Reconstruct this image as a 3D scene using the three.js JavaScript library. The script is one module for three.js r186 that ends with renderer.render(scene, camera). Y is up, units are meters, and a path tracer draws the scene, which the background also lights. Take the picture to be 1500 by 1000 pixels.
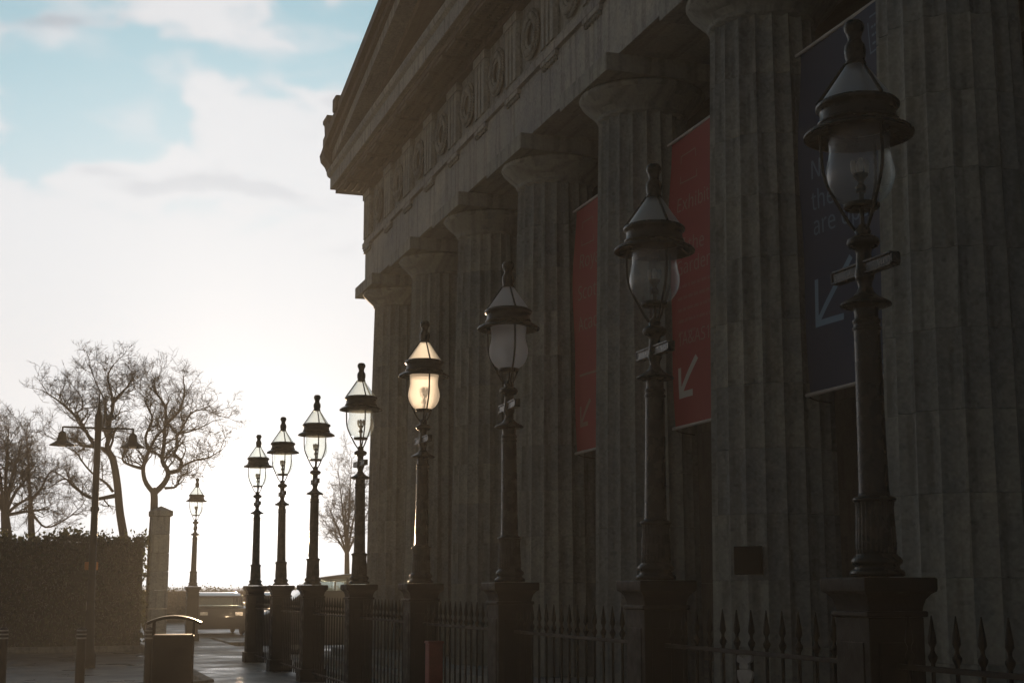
import * as THREE from 'three';
import { mergeGeometries, toCreasedNormals } from 'three/addons/utils/BufferGeometryUtils.js';
import { RoundedBoxGeometry } from 'three/addons/geometries/RoundedBoxGeometry.js';

// ---------------------------------------------------------------- frame: X into the building, Y up, S along the street (three: x = X, z = -S)
const W3 = (X, Y, S) => new THREE.Vector3(X, Y, -S);
const scene = new THREE.Scene();
const FPX = 2083, PITCH = 0.15, YAW = THREE.MathUtils.degToRad(18.3), CY = 862 - FPX * Math.tan(PITCH), EYE = 1.6;
const camera = new THREE.PerspectiveCamera(THREE.MathUtils.radToDeg(2 * Math.atan(CY / FPX)), 1500 / (2 * CY), 0.1, 600);
camera.setViewOffset(1500, 2 * CY, 0, 0, 1500, 1000);
camera.position.copy(W3(0, EYE, 0));
camera.rotation.order = 'YXZ';
camera.rotation.set(PITCH, -YAW, 0);
camera.updateMatrixWorld(true);

const EXPOSURE = 2.7;
const renderer = new THREE.WebGLRenderer({ antialias: true });
renderer.setSize(1024, 682);
renderer.toneMapping = THREE.LinearToneMapping;
renderer.toneMappingExposure = EXPOSURE;
renderer.shadowMap.enabled = true;

// ---------------------------------------------------------------- seeded noise
function rng(seed) { let a = seed >>> 0; return () => { a = (a + 0x6D2B79F5) | 0; let t = Math.imul(a ^ (a >>> 15), 1 | a); t = (t + Math.imul(t ^ (t >>> 7), 61 | t)) ^ t; return ((t ^ (t >>> 14)) >>> 0) / 4294967296; }; }
const hash2 = (x, y, s) => { let h = Math.imul(x, 374761393) ^ Math.imul(y, 668265263) ^ Math.imul(s, 2147483647 ^ 0x9E3779B1); h = Math.imul(h ^ (h >>> 13), 1274126177); return ((h ^ (h >>> 16)) >>> 0) / 4294967296; };
function vnoise(x, y, s, px = 0, py = 0) {               // value noise, periodic when px / py are given
  const x0 = Math.floor(x), y0 = Math.floor(y), fx = x - x0, fy = y - y0, u = fx * fx * (3 - 2 * fx), v = fy * fy * (3 - 2 * fy);
  const m = (a, p) => (p ? ((a % p) + p) % p : a);
  const a = hash2(m(x0, px), m(y0, py), s), b = hash2(m(x0 + 1, px), m(y0, py), s), c = hash2(m(x0, px), m(y0 + 1, py), s), d = hash2(m(x0 + 1, px), m(y0 + 1, py), s);
  return a + (b - a) * u + (c - a) * v + (a - b - c + d) * u * v;
}
function fbm(x, y, s, oct, px = 0, py = 0) { let t = 0, w = 0.5, n = 0; for (let i = 0; i < oct; i++) { t += w * vnoise(x, y, s + i * 17, px, py); n += w; w *= 0.5; x *= 2; y *= 2; px *= 2; py *= 2; } return t / n; }
const sstep = (a, b, x) => { const t = Math.min(1, Math.max(0, (x - a) / (b - a))); return t * t * (3 - 2 * t); };

// ---------------------------------------------------------------- sky: clear-sky luminance law round a low sun, a cloud bank along the whole horizon
const SUN_AZ = THREE.MathUtils.degToRad(7.9), SUN_EL = THREE.MathUtils.degToRad(3.12);
const sunDir = new THREE.Vector3(Math.sin(SUN_AZ) * Math.cos(SUN_EL), Math.sin(SUN_EL), -Math.cos(SUN_AZ) * Math.cos(SUN_EL));
{
  const w = 2560, h = 1280, data = new Float32Array(w * h * 4);
  for (let j = 0; j < h; j++) {
    const el = ((j + 0.5) / h - 0.5) * Math.PI, se = Math.sin(el), ce = Math.cos(el), eld = el * 180 / Math.PI;
    for (let i = 0; i < w; i++) {
      const k = (j * w + i) * 4;
      if (el < -0.02) { data[k] = 0.04; data[k + 1] = 0.037; data[k + 2] = 0.034; data[k + 3] = 1; continue; }
      const az = ((i + 0.5) / w - 0.5) * 2 * Math.PI, x = Math.cos(az) * ce, z = Math.sin(az) * ce;
      const cg = Math.min(1, Math.max(-1, x * sunDir.x + se * sunDir.y + z * sunDir.z)), g = Math.acos(cg);
      const air = (1 - Math.exp(-0.32 / Math.max(se, 0.03))) * (1 + 60 * Math.exp(-3.2 * g) + 0.3 * cg * cg);
      // blue air turning pale towards the horizon
      const pale = Math.exp(-Math.max(eld, 0) / 8);
      const away = sstep(0.35, 1.5, g); let r = 0.53 + 0.34 * pale - 0.14 * away, gr = 0.84 + 0.08 * pale - 0.04 * away, b = 1.0 - 0.06 * pale + 0.14 * away, L = 0.031 * air;   // the air turns bluer away from the sun
      // clouds: a flat layer seen from below (it closes up towards the horizon), billows with torn edges and thin streaks above
      const q = 1 / (Math.max(se, 0.02) + 0.16), cx = x * q * 6 + 3.7, cz = z * q * 6 + 8.2;
      const wx = fbm(cx * 0.9 + 3, cz * 0.9 + 9, 5, 4) - 0.5, wz = fbm(cx * 0.9 + 53, cz * 0.9 + 19, 6, 4) - 0.5;
      const n = fbm(cx * 0.75 + wx * 2.4, cz * 0.75 + wz * 2.4, 21, 7), puff = fbm(cx * 2.2 + wx * 3 + 17, cz * 2.2 + wz * 3, 33, 6);
      const dens = 0.68 * n + 0.32 * puff, low = sstep(20, 11, eld);
      let c = sstep(0.44 - 0.3 * low, 0.63 - 0.22 * low, dens); c = Math.max(c, sstep(13.5, 9, eld)) * sstep(88, 30, eld);
      const veil = 0.26 * sstep(0.36, 0.62, puff * 0.6 + n * 0.4) * (1 - c);
      const thick = sstep(0.52, 0.68, 0.5 * dens + 0.5 * fbm(cx * 1.5 + 7 + wx, cz * 1.5 + wz * 2, 43, 5)) * sstep(8, 14, eld);
      const lit = L * (1.42 - 0.72 * thick) * (0.86 + 0.28 * puff) + 0.004, cc = c + veil;
      r = r * L * (1 - cc) + cc * lit * (0.96 - 0.04 * thick - 0.2 * away); gr = gr * L * (1 - cc) + cc * lit * (0.965 - 0.05 * away); b = b * L * (1 - cc) + cc * lit * (0.985 + 0.05 * thick + 0.08 * away);
      // the eye of the sun's glow in the air
      const au = 1.1 * Math.exp(-((g / 0.055) ** 2)) + 0.35 * Math.exp(-((g / 0.14) ** 2));
      r += au * 1.0; gr += au * 0.9; b += au * 0.76;
      const top = 0.435, soft = (v) => (v < 0.24 ? v : 0.24 + (top - 0.24) * (1 - Math.exp(-(v - 0.24) / (top - 0.24))));
      data[k] = 0.76 * (soft(r) * 0.975 + au * 0.5); data[k + 1] = 0.76 * (soft(gr) + au * 0.46); data[k + 2] = 0.76 * (soft(b) * 1.035 + au * 0.42); data[k + 3] = 1;
    }
  }
  const sky = new THREE.DataTexture(data, w, h, THREE.RGBAFormat, THREE.FloatType);
  sky.mapping = THREE.EquirectangularReflectionMapping; sky.magFilter = THREE.LinearFilter; sky.needsUpdate = true;
  scene.background = sky; scene.environment = sky;
}
const sun = new THREE.DirectionalLight(new THREE.Color().setRGB(1, 0.7, 0.42), 5);
sun.name = 'sun';
sun.position.copy(sunDir).multiplyScalar(90).add(W3(4, 0, 22)); sun.target.position.copy(W3(4, 2, 22));
sun.castShadow = true; sun.shadow.radius = 1.6; sun.shadow.mapSize.set(4096, 4096);
Object.assign(sun.shadow.camera, { left: -40, right: 40, top: 30, bottom: -20, near: 1, far: 160 });
scene.add(sun, sun.target);
scene.fog = new THREE.FogExp2(new THREE.Color().setRGB(1, 0.97, 0.93), 0.0026);

// ---------------------------------------------------------------- textures
function tex(size, fn, { srgb = true, repeat = 1 } = {}) {
  const d = new Uint8Array(size * size * 4);
  for (let j = 0; j < size; j++) for (let i = 0; i < size; i++) {
    const v = fn(i / size, j / size), k = (j * size + i) * 4, c = Array.isArray(v) ? v : [v, v, v];
    for (let q = 0; q < 3; q++) d[k + q] = Math.max(0, Math.min(255, c[q] * 255));
    d[k + 3] = 255;
  }
  const t = new THREE.DataTexture(d, size, size);
  t.wrapS = t.wrapT = THREE.RepeatWrapping; t.magFilter = THREE.LinearFilter; t.minFilter = THREE.LinearMipmapLinearFilter; t.generateMipmaps = true;
  if (srgb) t.colorSpace = THREE.SRGBColorSpace;
  t.repeat.set(repeat, repeat); t.needsUpdate = true;
  return t;
}
// sandstone: grain, coarse patches, sooty runs down the face; one tile is 4 m
const stoneAt = (u, v) => {
  const fine = fbm(u * 160, v * 160, 3, 2, 160, 160), mid = fbm(u * 22, v * 22, 11, 4, 22, 22), big = fbm(u * 4, v * 4, 7, 3, 4, 4);
  const run = fbm(u * 46, v * 3, 19, 3, 46, 3), pit = fbm(u * 70, v * 70, 29, 2, 70, 70);
  return { c: 0.82 + 0.16 * (fine - 0.5) + 0.13 * (mid - 0.5) + 0.22 * (big - 0.5) - 0.13 * sstep(0.5, 0.75, run) - 0.07 * sstep(0.7, 0.82, pit), warm: big - 0.5 + (mid - 0.5) * 0.5, h: 0.5 + 0.35 * (fine - 0.5) + 0.5 * (mid - 0.5) - 0.5 * sstep(0.66, 0.8, pit) };
};
const stoneMap = tex(1024, (u, v) => { const s = stoneAt(u, v); return [s.c * (0.97 + 0.06 * s.warm), s.c * 0.99, s.c * (0.985 - 0.1 * s.warm)]; }, { repeat: 0.25 });
const stoneBump = tex(1024, (u, v) => stoneAt(u, v).h, { srgb: false, repeat: 0.25 });
const grainBump = tex(512, (u, v) => fbm(u * 64, v * 64, 91, 4, 64, 64), { srgb: false, repeat: 2 });
const wearMap = tex(512, (u, v) => { const a = fbm(u * 10, v * 10, 51, 5, 10, 10), b = fbm(u * 60, v * 60, 57, 2, 60, 60); const k = 0.78 + 0.3 * (a - 0.5) + 0.12 * (b - 0.5); return [k, k, k]; }, { repeat: 1 });
const wearRough = tex(512, (u, v) => 0.62 + 0.7 * (fbm(u * 12, v * 12, 61, 5, 12, 12) - 0.5), { srgb: false, repeat: 1.3 });
const asphaltAt = (u, v) => fbm(u * 220, v * 220, 71, 2, 220, 220) * 0.5 + fbm(u * 9, v * 9, 73, 5, 9, 9) * 0.5;
const asphaltMap = tex(1024, (u, v) => { const a = asphaltAt(u, v), p = fbm(u * 5, v * 5, 75, 3, 5, 5); const k = 0.62 + 0.7 * (a - 0.5) + 0.25 * (p - 0.5); return [k, k, k]; }, { repeat: 0.16 });
const asphaltRough = tex(1024, (u, v) => 0.62 + 1.1 * (fbm(u * 7, v * 7, 79, 5, 7, 7) - 0.5) + 0.3 * (asphaltAt(u, v) - 0.5), { srgb: false, repeat: 0.16 });
const asphaltBump = tex(1024, (u, v) => fbm(u * 240, v * 240, 83, 3, 240, 240), { srgb: false, repeat: 0.16 });
const barkMap = tex(256, (u, v) => { const k = 0.7 + 0.5 * (fbm(u * 24, v * 5, 101, 4, 24, 5) - 0.5); return [k, k * 0.97, k * 0.92]; });

const lin = (r, g, b) => new THREE.Color().setRGB(r, g, b);
const std = (color, o = {}) => new THREE.MeshStandardMaterial({ color, roughness: 0.8, ...o });
const stoneTone = (r, g, b) => std(lin(r, g, b), { map: stoneMap, bumpMap: stoneBump, bumpScale: 0.006, roughness: 0.9 });
const M = {
  stone: [stoneTone(0.40, 0.43, 0.425), stoneTone(0.38, 0.41, 0.405), stoneTone(0.415, 0.445, 0.435), stoneTone(0.365, 0.395, 0.39)],
  ashlar: [stoneTone(0.48, 0.495, 0.5), stoneTone(0.45, 0.465, 0.47), stoneTone(0.5, 0.515, 0.515)],
  sootShade: stoneTone(0.12, 0.118, 0.105),  // sooty stone, its tone darkened to paint shade into the portico and under the cornice
  lead: std(lin(0.16, 0.165, 0.17), { roughness: 0.55, map: wearMap }),
  iron: new THREE.MeshPhysicalMaterial({ color: lin(0.010, 0.026, 0.027), roughness: 0.46, roughnessMap: wearRough, map: wearMap, bumpMap: grainBump, bumpScale: 0.0012, specularIntensity: 0.45 }),
  ironBlack: new THREE.MeshPhysicalMaterial({ color: lin(0.012, 0.016, 0.016), roughness: 0.8, roughnessMap: wearRough, map: wearMap, bumpMap: grainBump, bumpScale: 0.0012, specularIntensity: 0.22 }),
  milk: new THREE.MeshPhysicalMaterial({ color: lin(0.99, 0.99, 0.99), roughness: 0.86, transmission: 0.97, thickness: 0, ior: 1.48, specularIntensity: 1 }),
  clear: new THREE.MeshPhysicalMaterial({ color: lin(0.86, 0.9, 0.9), roughness: 0.26, transmission: 0.96, thickness: 0, ior: 1.52 }),
  clearCone: new THREE.MeshPhysicalMaterial({ color: lin(0.8, 0.86, 0.88), roughness: 0.4, transmission: 0.9, thickness: 0, ior: 1.52 }),
  cone: new THREE.MeshPhysicalMaterial({ color: lin(0.9, 0.92, 0.93), roughness: 0.85, transmission: 0.95, thickness: 0, ior: 1.48 }),
  brass: std(lin(0.5, 0.42, 0.28), { roughness: 0.35, metalness: 0.8 }),
  asphalt: std(lin(0.30, 0.295, 0.295), { map: asphaltMap, roughnessMap: asphaltRough, roughness: 0.7, bumpMap: asphaltBump, bumpScale: 0.006 }),
  paving: std(lin(0.27, 0.25, 0.225), { map: stoneMap, roughnessMap: asphaltRough, bumpMap: stoneBump, bumpScale: 0.006, roughness: 0.72 }),
  kerb: std(lin(0.33, 0.32, 0.3), { map: stoneMap, bumpMap: stoneBump, bumpScale: 0.01, roughness: 0.8 }),
  line: std(lin(0.6, 0.59, 0.55), { map: wearMap, roughness: 0.75 }),
  bark: std(lin(0.085, 0.07, 0.052), { map: barkMap, roughness: 0.95 }),
  twig: std(lin(0.095, 0.072, 0.055), { roughness: 0.95 }),
  leaf: new THREE.MeshPhysicalMaterial({ color: lin(0.055, 0.07, 0.025), roughness: 0.75, transmission: 0.3, thickness: 0 }),
  hedgeCore: std(lin(0.06, 0.055, 0.032), { roughness: 1 }),
  carDark: new THREE.MeshPhysicalMaterial({ color: lin(0.02, 0.022, 0.026), roughness: 0.35, clearcoat: 1, clearcoatRoughness: 0.06 }),
  vanPaint: new THREE.MeshPhysicalMaterial({ color: lin(0.05, 0.045, 0.045), roughness: 0.35, clearcoat: 1, clearcoatRoughness: 0.08 }),
  glass: new THREE.MeshPhysicalMaterial({ color: lin(0.75, 0.8, 0.8), roughness: 0.03, transmission: 0.85, thickness: 0, ior: 1.5 }),
  tyre: std(lin(0.02, 0.02, 0.02), { roughness: 0.9 }),
  chrome: std(lin(0.6, 0.6, 0.6), { roughness: 0.22, metalness: 1 }),
  redLens: std(lin(0.35, 0.02, 0.015), { roughness: 0.2 }),
  plate: std(lin(0.6, 0.5, 0.12), { roughness: 0.4 }),
  white: std(lin(0.7, 0.7, 0.68), { roughness: 0.6, map: wearMap }),
  redPaint: std(lin(0.42, 0.07, 0.05), { roughness: 0.55, map: wearMap }),
  palePaint: std(lin(0.55, 0.57, 0.56), { roughness: 0.45, map: wearMap }),
  amber: std(lin(0.75, 0.32, 0.08), { roughness: 0.4 }),
  rope: std(lin(0.05, 0.05, 0.05), { roughness: 0.9 }),
};

// ---------------------------------------------------------------- builders
const V = (x, y, z) => new THREE.Vector3(x, y, z);
const taken = {};
function numbered(n) { const k = taken[n] = (taken[n] ?? -1) + 1; return k ? n + '_' + String(k).padStart(3, '0') : n; }
function flat(g) { const o = g.index ? g.toNonIndexed() : g; for (const k of Object.keys(o.attributes)) if (!['position', 'normal', 'uv'].includes(k)) o.deleteAttribute(k); return o; }
function metres(g, ox = 0, oy = 0) {                      // uv in metres, laid on each face along its own main plane
  g = flat(g); const p = g.attributes.position, uv = new Float32Array(p.count * 2), a = new THREE.Vector3(), b = new THREE.Vector3(), c = new THREE.Vector3(), n = new THREE.Vector3();
  for (let i = 0; i < p.count; i += 3) {
    a.fromBufferAttribute(p, i); b.fromBufferAttribute(p, i + 1); c.fromBufferAttribute(p, i + 2); n.copy(b).sub(a).cross(c.clone().sub(a));
    const nx = Math.abs(n.x), ny = Math.abs(n.y), nz = Math.abs(n.z);
    [a, b, c].forEach((v, k) => { const q = (i + k) * 2; if (nx >= ny && nx >= nz) { uv[q] = v.z; uv[q + 1] = v.y; } else if (ny >= nz) { uv[q] = v.x; uv[q + 1] = v.z; } else { uv[q] = v.x; uv[q + 1] = v.y; } uv[q] += ox; uv[q + 1] += oy; });
  }
  g.setAttribute('uv', new THREE.BufferAttribute(uv, 2)); return g;
}
const merge = (l) => (l.length === 1 ? flat(l[0]) : mergeGeometries(l.map(flat)));
function mesh(name, g, m, parent = scene) { const o = new THREE.Mesh(Array.isArray(g) ? merge(g) : g, m); o.name = parent === scene ? numbered(name) : name; o.castShadow = o.receiveShadow = true; parent.add(o); return o; }
function group(name, parent = scene) { const o = new THREE.Group(); o.name = parent === scene ? numbered(name) : name; parent.add(o); return o; }
function tag(o, label, category, grp) { o.userData.label = label; o.userData.category = category; if (grp) o.userData.group = grp; return o; }
function struct(o) { o.userData.kind = 'structure'; return o; }
function copyOf(o, name, label) { const c = o.clone(); c.name = numbered(name); scene.add(c); c.userData = { ...o.userData, label }; return c; }
const box = (x0, x1, y0, y1, s0, s1) => { const g = new THREE.BoxGeometry(Math.abs(x1 - x0), Math.abs(y1 - y0), Math.abs(s1 - s0)); g.translate((x0 + x1) / 2, (y0 + y1) / 2, -(s0 + s1) / 2); return g; };
const rbox = (x0, x1, y0, y1, s0, s1, r = 0.012, seg = 1) => { const g = new RoundedBoxGeometry(Math.abs(x1 - x0), Math.abs(y1 - y0), Math.abs(s1 - s0), seg, r); g.translate((x0 + x1) / 2, (y0 + y1) / 2, -(s0 + s1) / 2); return g; };
const lathe = (pts, seg = 32) => new THREE.LatheGeometry(pts.map(([r, y]) => new THREE.Vector2(r, y)), seg);
const cyl = (r0, r1, h, seg = 16) => new THREE.CylinderGeometry(r1, r0, h, seg).translate(0, h / 2, 0);
function rod(a, b, r0, r1 = r0, seg = 8) { const d = b.clone().sub(a), g = new THREE.CylinderGeometry(r1, r0, d.length(), seg); g.applyQuaternion(new THREE.Quaternion().setFromUnitVectors(new THREE.Vector3(0, 1, 0), d.normalize())); g.translate((a.x + b.x) / 2, (a.y + b.y) / 2, (a.z + b.z) / 2); return g; }
const tube = (pts, r, seg = 16, rad = 8) => new THREE.TubeGeometry(new THREE.CatmullRomCurve3(pts), seg, r, rad, false);
function slabX(pts, x0, x1, bevel = 0) {                  // outline in (S, Y), pushed from X = x0 to x1
  const sh = new THREE.Shape(pts.map(([s, y]) => new THREE.Vector2(s, y)));
  const g = new THREE.ExtrudeGeometry(sh, { depth: x1 - x0, bevelEnabled: bevel > 0, bevelSize: bevel, bevelThickness: bevel, bevelSegments: 2, steps: 1 });
  g.rotateY(Math.PI / 2); g.translate(x0, 0, 0); return g;   // shape x -> -z, depth -> +x
}
function slabS(pts, s0, s1) {                             // outline in (X, Y), pushed along S
  const sh = new THREE.Shape(pts.map(([x, y]) => new THREE.Vector2(x, y)));
  return new THREE.ExtrudeGeometry(sh, { depth: s1 - s0, bevelEnabled: false }).translate(0, 0, -s1);
}

// ================================================================ SETTING
{
  const g = new THREE.PlaneGeometry(120, 106, 1, 1).rotateX(-Math.PI / 2).translate(-5, -0.12, -23);
  struct(mesh('ground', metres(g), M.paving));
  // carriageway and the raised pavement round it
  const road = new THREE.Shape([[-65, 25.2], [2.4, 25.2], [2.8, 25.6], [2.8, 41.2], [2.6, 41.2], [-65, 40.4]].map(([x, s]) => new THREE.Vector2(x, s)));
  const flatShape = (sh, y) => metres(new THREE.ShapeGeometry(sh).rotateX(-Math.PI / 2).translate(0, y, 0));
  struct(mesh('road', flatShape(road, -0.112), M.asphalt));
  const cross = new THREE.Shape([[5.6, 35.5], [45, 35.5], [45, 44], [5.6, 44]].map(([x, s]) => new THREE.Vector2(x, s)));
  struct(mesh('car_park', flatShape(new THREE.Shape([[5.8, 48.6], [14, 48.6], [14, 58], [5.8, 58]].map(([x, q]) => new THREE.Vector2(x, q))), 0.004), M.asphalt));
  struct(mesh('cross_road', flatShape(cross, -0.112), M.asphalt));
  const pave = (name, pts) => struct(mesh(name, metres(new THREE.ExtrudeGeometry(new THREE.Shape(pts.map(([x, s]) => new THREE.Vector2(x, s))), { depth: 0.116, bevelEnabled: false }).rotateX(-Math.PI / 2).translate(0, -0.116, 0)), M.paving));
  pave('pavement', [[-65, -28], [45, -28], [45, 35.3], [5.4, 35.3], [5.4, 48], [3.0, 48], [3.0, 25.5], [2.5, 25], [-65, 25]]);
  pave('far_pavement', [[-65, 40.6], [2.8, 41.4], [2.8, 48.2], [5.6, 48.2], [5.6, 44.2], [45, 44.2], [45, 75], [-65, 75]]);
  const kerbRun = (pts) => { const l = []; for (let i = 0; i + 1 < pts.length; i++) { const [x0, s0] = pts[i], [x1, s1] = pts[i + 1], L = Math.hypot(x1 - x0, s1 - s0), n = Math.max(1, Math.round(L / 0.92)); for (let k = 0; k < n; k++) l.push([x0 + (x1 - x0) * (k + 0.5) / n, s0 + (s1 - s0) * (k + 0.5) / n, L / n - 0.012, Math.atan2(s1 - s0, x1 - x0)]); } return l; };
  const kg = new RoundedBoxGeometry(1, 0.16, 0.2, 2, 0.015), run = (name, pts) => {
    const k = struct(group(name));
    for (const [x, s, L, a] of kerbRun(pts)) { const b = mesh('kerb_stone', kg, M.kerb, k); b.position.copy(W3(x, -0.035, s)); b.rotation.y = a; b.scale.x = L; }
  };
  run('kerb', [[-9, 25.1], [2.45, 25.1], [2.9, 25.55], [2.9, 41.3]]);
  run('far_kerb', [[-9, 40.5], [2.8, 41.3]]);
  const ml = [];
  for (let k = 0; k < 9; k++) ml.push(box(-9.5 + k * 1.5, -8.6 + k * 1.5, -0.1085, -0.1075, 33.5, 33.62));
  ml.push(box(-20, 1.2, -0.1085, -0.1075, 39.6, 39.7), box(-20, 1.0, -0.1085, -0.1075, 26.1, 26.2));
  const mk = struct(group('road_markings')); ml.forEach((g) => mesh('painted_line', metres(g), M.line, mk));
}

// ================================================================ TEMPLE-FRONTED BUILDING
const COL = [6.2, 9.25, 12.3, 15.35, 18.45, 21.5, 24.55, 27.6], CX = 6.75, BASE = 0.45, NECK = 7.2, ARCH0 = 7.745, ARCH1 = 8.55, FR0 = 8.72, FR1 = 9.7, FRONT = 6.13, HALF = 0.62, S_END = 28.22, S_BEG = 5.58;
const temple = tag(group('columned_building'), 'sooty dark stone temple building with fluted columns and pediment', 'building');
{
  const R = rng(7), pick = (l) => l[Math.floor(R() * l.length)];
  // steps
  [[5.65, 0.30, 0.45, 0.3], [5.33, 0.15, 0.30, 0.62], [5.01, 0, 0.15, 0.94]].forEach(([x, y0, y1, e]) => mesh('step', metres(rbox(x, 12, y0, y1 + (y1 < 0.45 ? -0.002 : 0), S_BEG - e, S_END + e, 0.012)), M.stone[1], temple));
  // columns: fluted drums with open joints, necking rings, echinus, abacus
  const radius = (y) => { const t = (y - BASE) / (NECK - BASE); return 0.625 - 0.095 * t + 0.016 * Math.sin(Math.PI * t); };
  const NF = 20, NP = 8, nd = 11;
  function drumGeo(y0, y1) {
    const ys = [[y0, -0.008], [y0 + 0.006, 0], [y1 - 0.006, 0], [y1, -0.008]], n = NF * NP, pos = [], idx = [];
    for (const [y, d] of ys) for (let i = 0; i < n; i++) {
      const t = (i % NP) / NP, fl = Math.pow(Math.sin(Math.PI * t), 0.85), rr = radius(y) * (1 - 0.088 * fl) + d, a = (i / n) * 2 * Math.PI;
      pos.push(Math.cos(a) * rr, y, Math.sin(a) * rr);
    }
    for (let k = 0; k < 3; k++) for (let i = 0; i < n; i++) { const a = k * n + i, b = k * n + (i + 1) % n; idx.push(a, a + n, b, b, a + n, b + n); }
    const g = new THREE.BufferGeometry(); g.setAttribute('position', new THREE.Float32BufferAttribute(pos, 3)); g.setIndex(idx);
    const f = toCreasedNormals(g, 0.5), p = f.attributes.position, uv = new Float32Array(p.count * 2);
    for (let i = 0; i < p.count; i += 3) {                 // unrolled round the shaft
      const a0 = Math.atan2(p.getZ(i), p.getX(i));
      for (let k = 0; k < 3; k++) { let a = Math.atan2(p.getZ(i + k), p.getX(i + k)); if (a - a0 > Math.PI) a -= 2 * Math.PI; if (a0 - a > Math.PI) a += 2 * Math.PI; uv[(i + k) * 2] = a * 0.6; uv[(i + k) * 2 + 1] = p.getY(i + k); }
    }
    f.setAttribute('uv', new THREE.BufferAttribute(uv, 2)); return f;
  }
  const drums = []; for (let k = 0; k < nd; k++) drums.push(drumGeo(BASE + (NECK - BASE) * k / nd, BASE + (NECK - BASE) * (k + 1) / nd));
  const echinus = metres(lathe([[0.50, 7.18], [0.535, 7.2], [0.548, 7.215], [0.54, 7.222], [0.556, 7.238], [0.548, 7.246], [0.60, 7.30], [0.68, 7.375], [0.745, 7.44], [0.768, 7.485], [0.752, 7.52], [0.4, 7.522]], 48));
  const abacus = metres(rbox(-0.785, 0.785, 7.522, ARCH0 - 0.002, -0.785, 0.785, 0.012));
  const shiftUV = (g, o) => { const c = g.clone(), u = c.attributes.uv; for (let i = 0; i < u.count; i++) u.setXY(i, u.getX(i) + o, u.getY(i) + o * 0.37); return c; };
  const drumSets = [drums, drums.map((g, i) => shiftUV(g, 1.7 + i * 0.6)), drums.map((g, i) => shiftUV(g, 2.9 - i * 0.8))];
  COL.forEach((s, ci) => {
    const c = group('column', temple); c.position.copy(W3(CX, 0, s)); c.rotation.y = Math.floor(R() * 20) * Math.PI / 10;
    drumSets[ci % 3].forEach((g) => mesh('drum', g, M.stone[R() < 0.7 ? ci % 2 : 3], c));
    mesh('echinus', echinus, pick(M.stone), c);
    const a = mesh('abacus', abacus, pick(M.stone), c); a.rotation.y = -c.rotation.y;
  });
  const plq = mesh('plaque', rbox(-0.14, 0.14, -0.13, 0.13, -0.02, 0.02, 0.006), M.ironBlack, temple);
  plq.position.copy(W3(CX - 0.49, 1.86, COL[2] - 0.36)); plq.rotation.y = -Math.PI / 2 + 0.63;
  // architrave: one block from column to column, joints left open
  const ar = group('architrave', temple), joints = [S_BEG, ...COL.slice(1, -1), S_END];
  for (let i = 0; i + 1 < joints.length; i++) mesh('architrave_block', metres(rbox(FRONT + (i % 2) * 0.004, FRONT + 2 * HALF, ARCH0, ARCH1, joints[i] + 0.004, joints[i + 1] - 0.004, 0.008), i * 1.3, i), M.ashlar[i % 3], ar);
  mesh('taenia', metres(rbox(FRONT - 0.055, FRONT + 2 * HALF, ARCH1, FR0 - 0.06, S_BEG - 0.055, S_END + 0.055, 0.008)), M.ashlar[1], ar);
  mesh('taenia', metres(rbox(FRONT - 0.03, FRONT + 2 * HALF, FR0 - 0.06, FR0, S_BEG - 0.03, S_END + 0.03, 0.006)), M.stone[1], ar);
  // frieze: backing blocks, triglyphs with cut channels, laurel wreaths
  const fr = group('frieze', temple); mesh('frieze_backing', metres(box(FRONT + 0.03, FRONT + 2 * HALF, FR0, FR1, S_BEG + 0.03, S_END - 0.03)), M.stone[3], fr);
  const tw = 0.29, trig = [[-tw, 0]]; { const P = (s, d) => trig.push([s, d]); trig.length = 0; const w = 2 * tw; P(-tw, 0); P(-tw, 0.04); P(-tw + 0.05, 0.085); for (let k = 0; k < 3; k++) { const a = -tw + 0.05 + k * (w - 0.1) / 3, b = a + (w - 0.1) / 3; if (k) P(a + 0.035, 0.085); P(b - (k < 2 ? 0.035 : 0), 0.085); if (k < 2) P(b, 0.03); } P(tw, 0.04); P(tw, 0); }
  const trigGeo = new THREE.ExtrudeGeometry(new THREE.Shape(trig.map(([s, d]) => new THREE.Vector2(s, d))), { depth: FR1 - FR0 - 0.14, bevelEnabled: false }).rotateX(-Math.PI / 2).rotateY(Math.PI / 2);
  const trigM = metres(trigGeo), trigCap = metres(rbox(-0.10, 0.02, FR1 - 0.14, FR1 - 0.002, -tw - 0.01, tw + 0.01, 0.008));
  const regula = metres(rbox(-0.05, 0.02, -0.065, 0, -tw, tw, 0.006)), guttae = []; for (let k = 0; k < 6; k++) guttae.push(lathe([[0.0, -0.125], [0.03, -0.125], [0.02, -0.065]], 8).translate(-0.018, 0, -tw + 0.055 + k * (2 * tw - 0.11) / 5));
  const guttaeG = metres(merge(guttae));
  const wreath = (() => { const l = [], n = 46; for (let k = 0; k < n; k++) for (let q = 0; q < 3; q++) { const a = (k + q * 0.33) / n * 2 * Math.PI, rr = 0.255 + (q - 1) * 0.05; const g = new THREE.SphereGeometry(0.042, 6, 4); g.scale(0.55, 1.55, 0.62); g.rotateX((q - 1) * 0.45 + 0.1); g.rotateX(-a * (a < Math.PI ? 1 : 1)); g.translate(-0.035 - (q === 1 ? 0.025 : 0), Math.cos(a) * rr, -Math.sin(a) * rr); l.push(g); } return metres(merge(l)); })();
  const tc = []; for (let i = 0; i < 8; i++) { tc.push(i === 0 ? S_BEG + tw + 0.005 : i === 7 ? S_END - tw - 0.005 : COL[i]); if (i < 7) tc.push((COL[i] + COL[i + 1]) / 2); }
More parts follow.
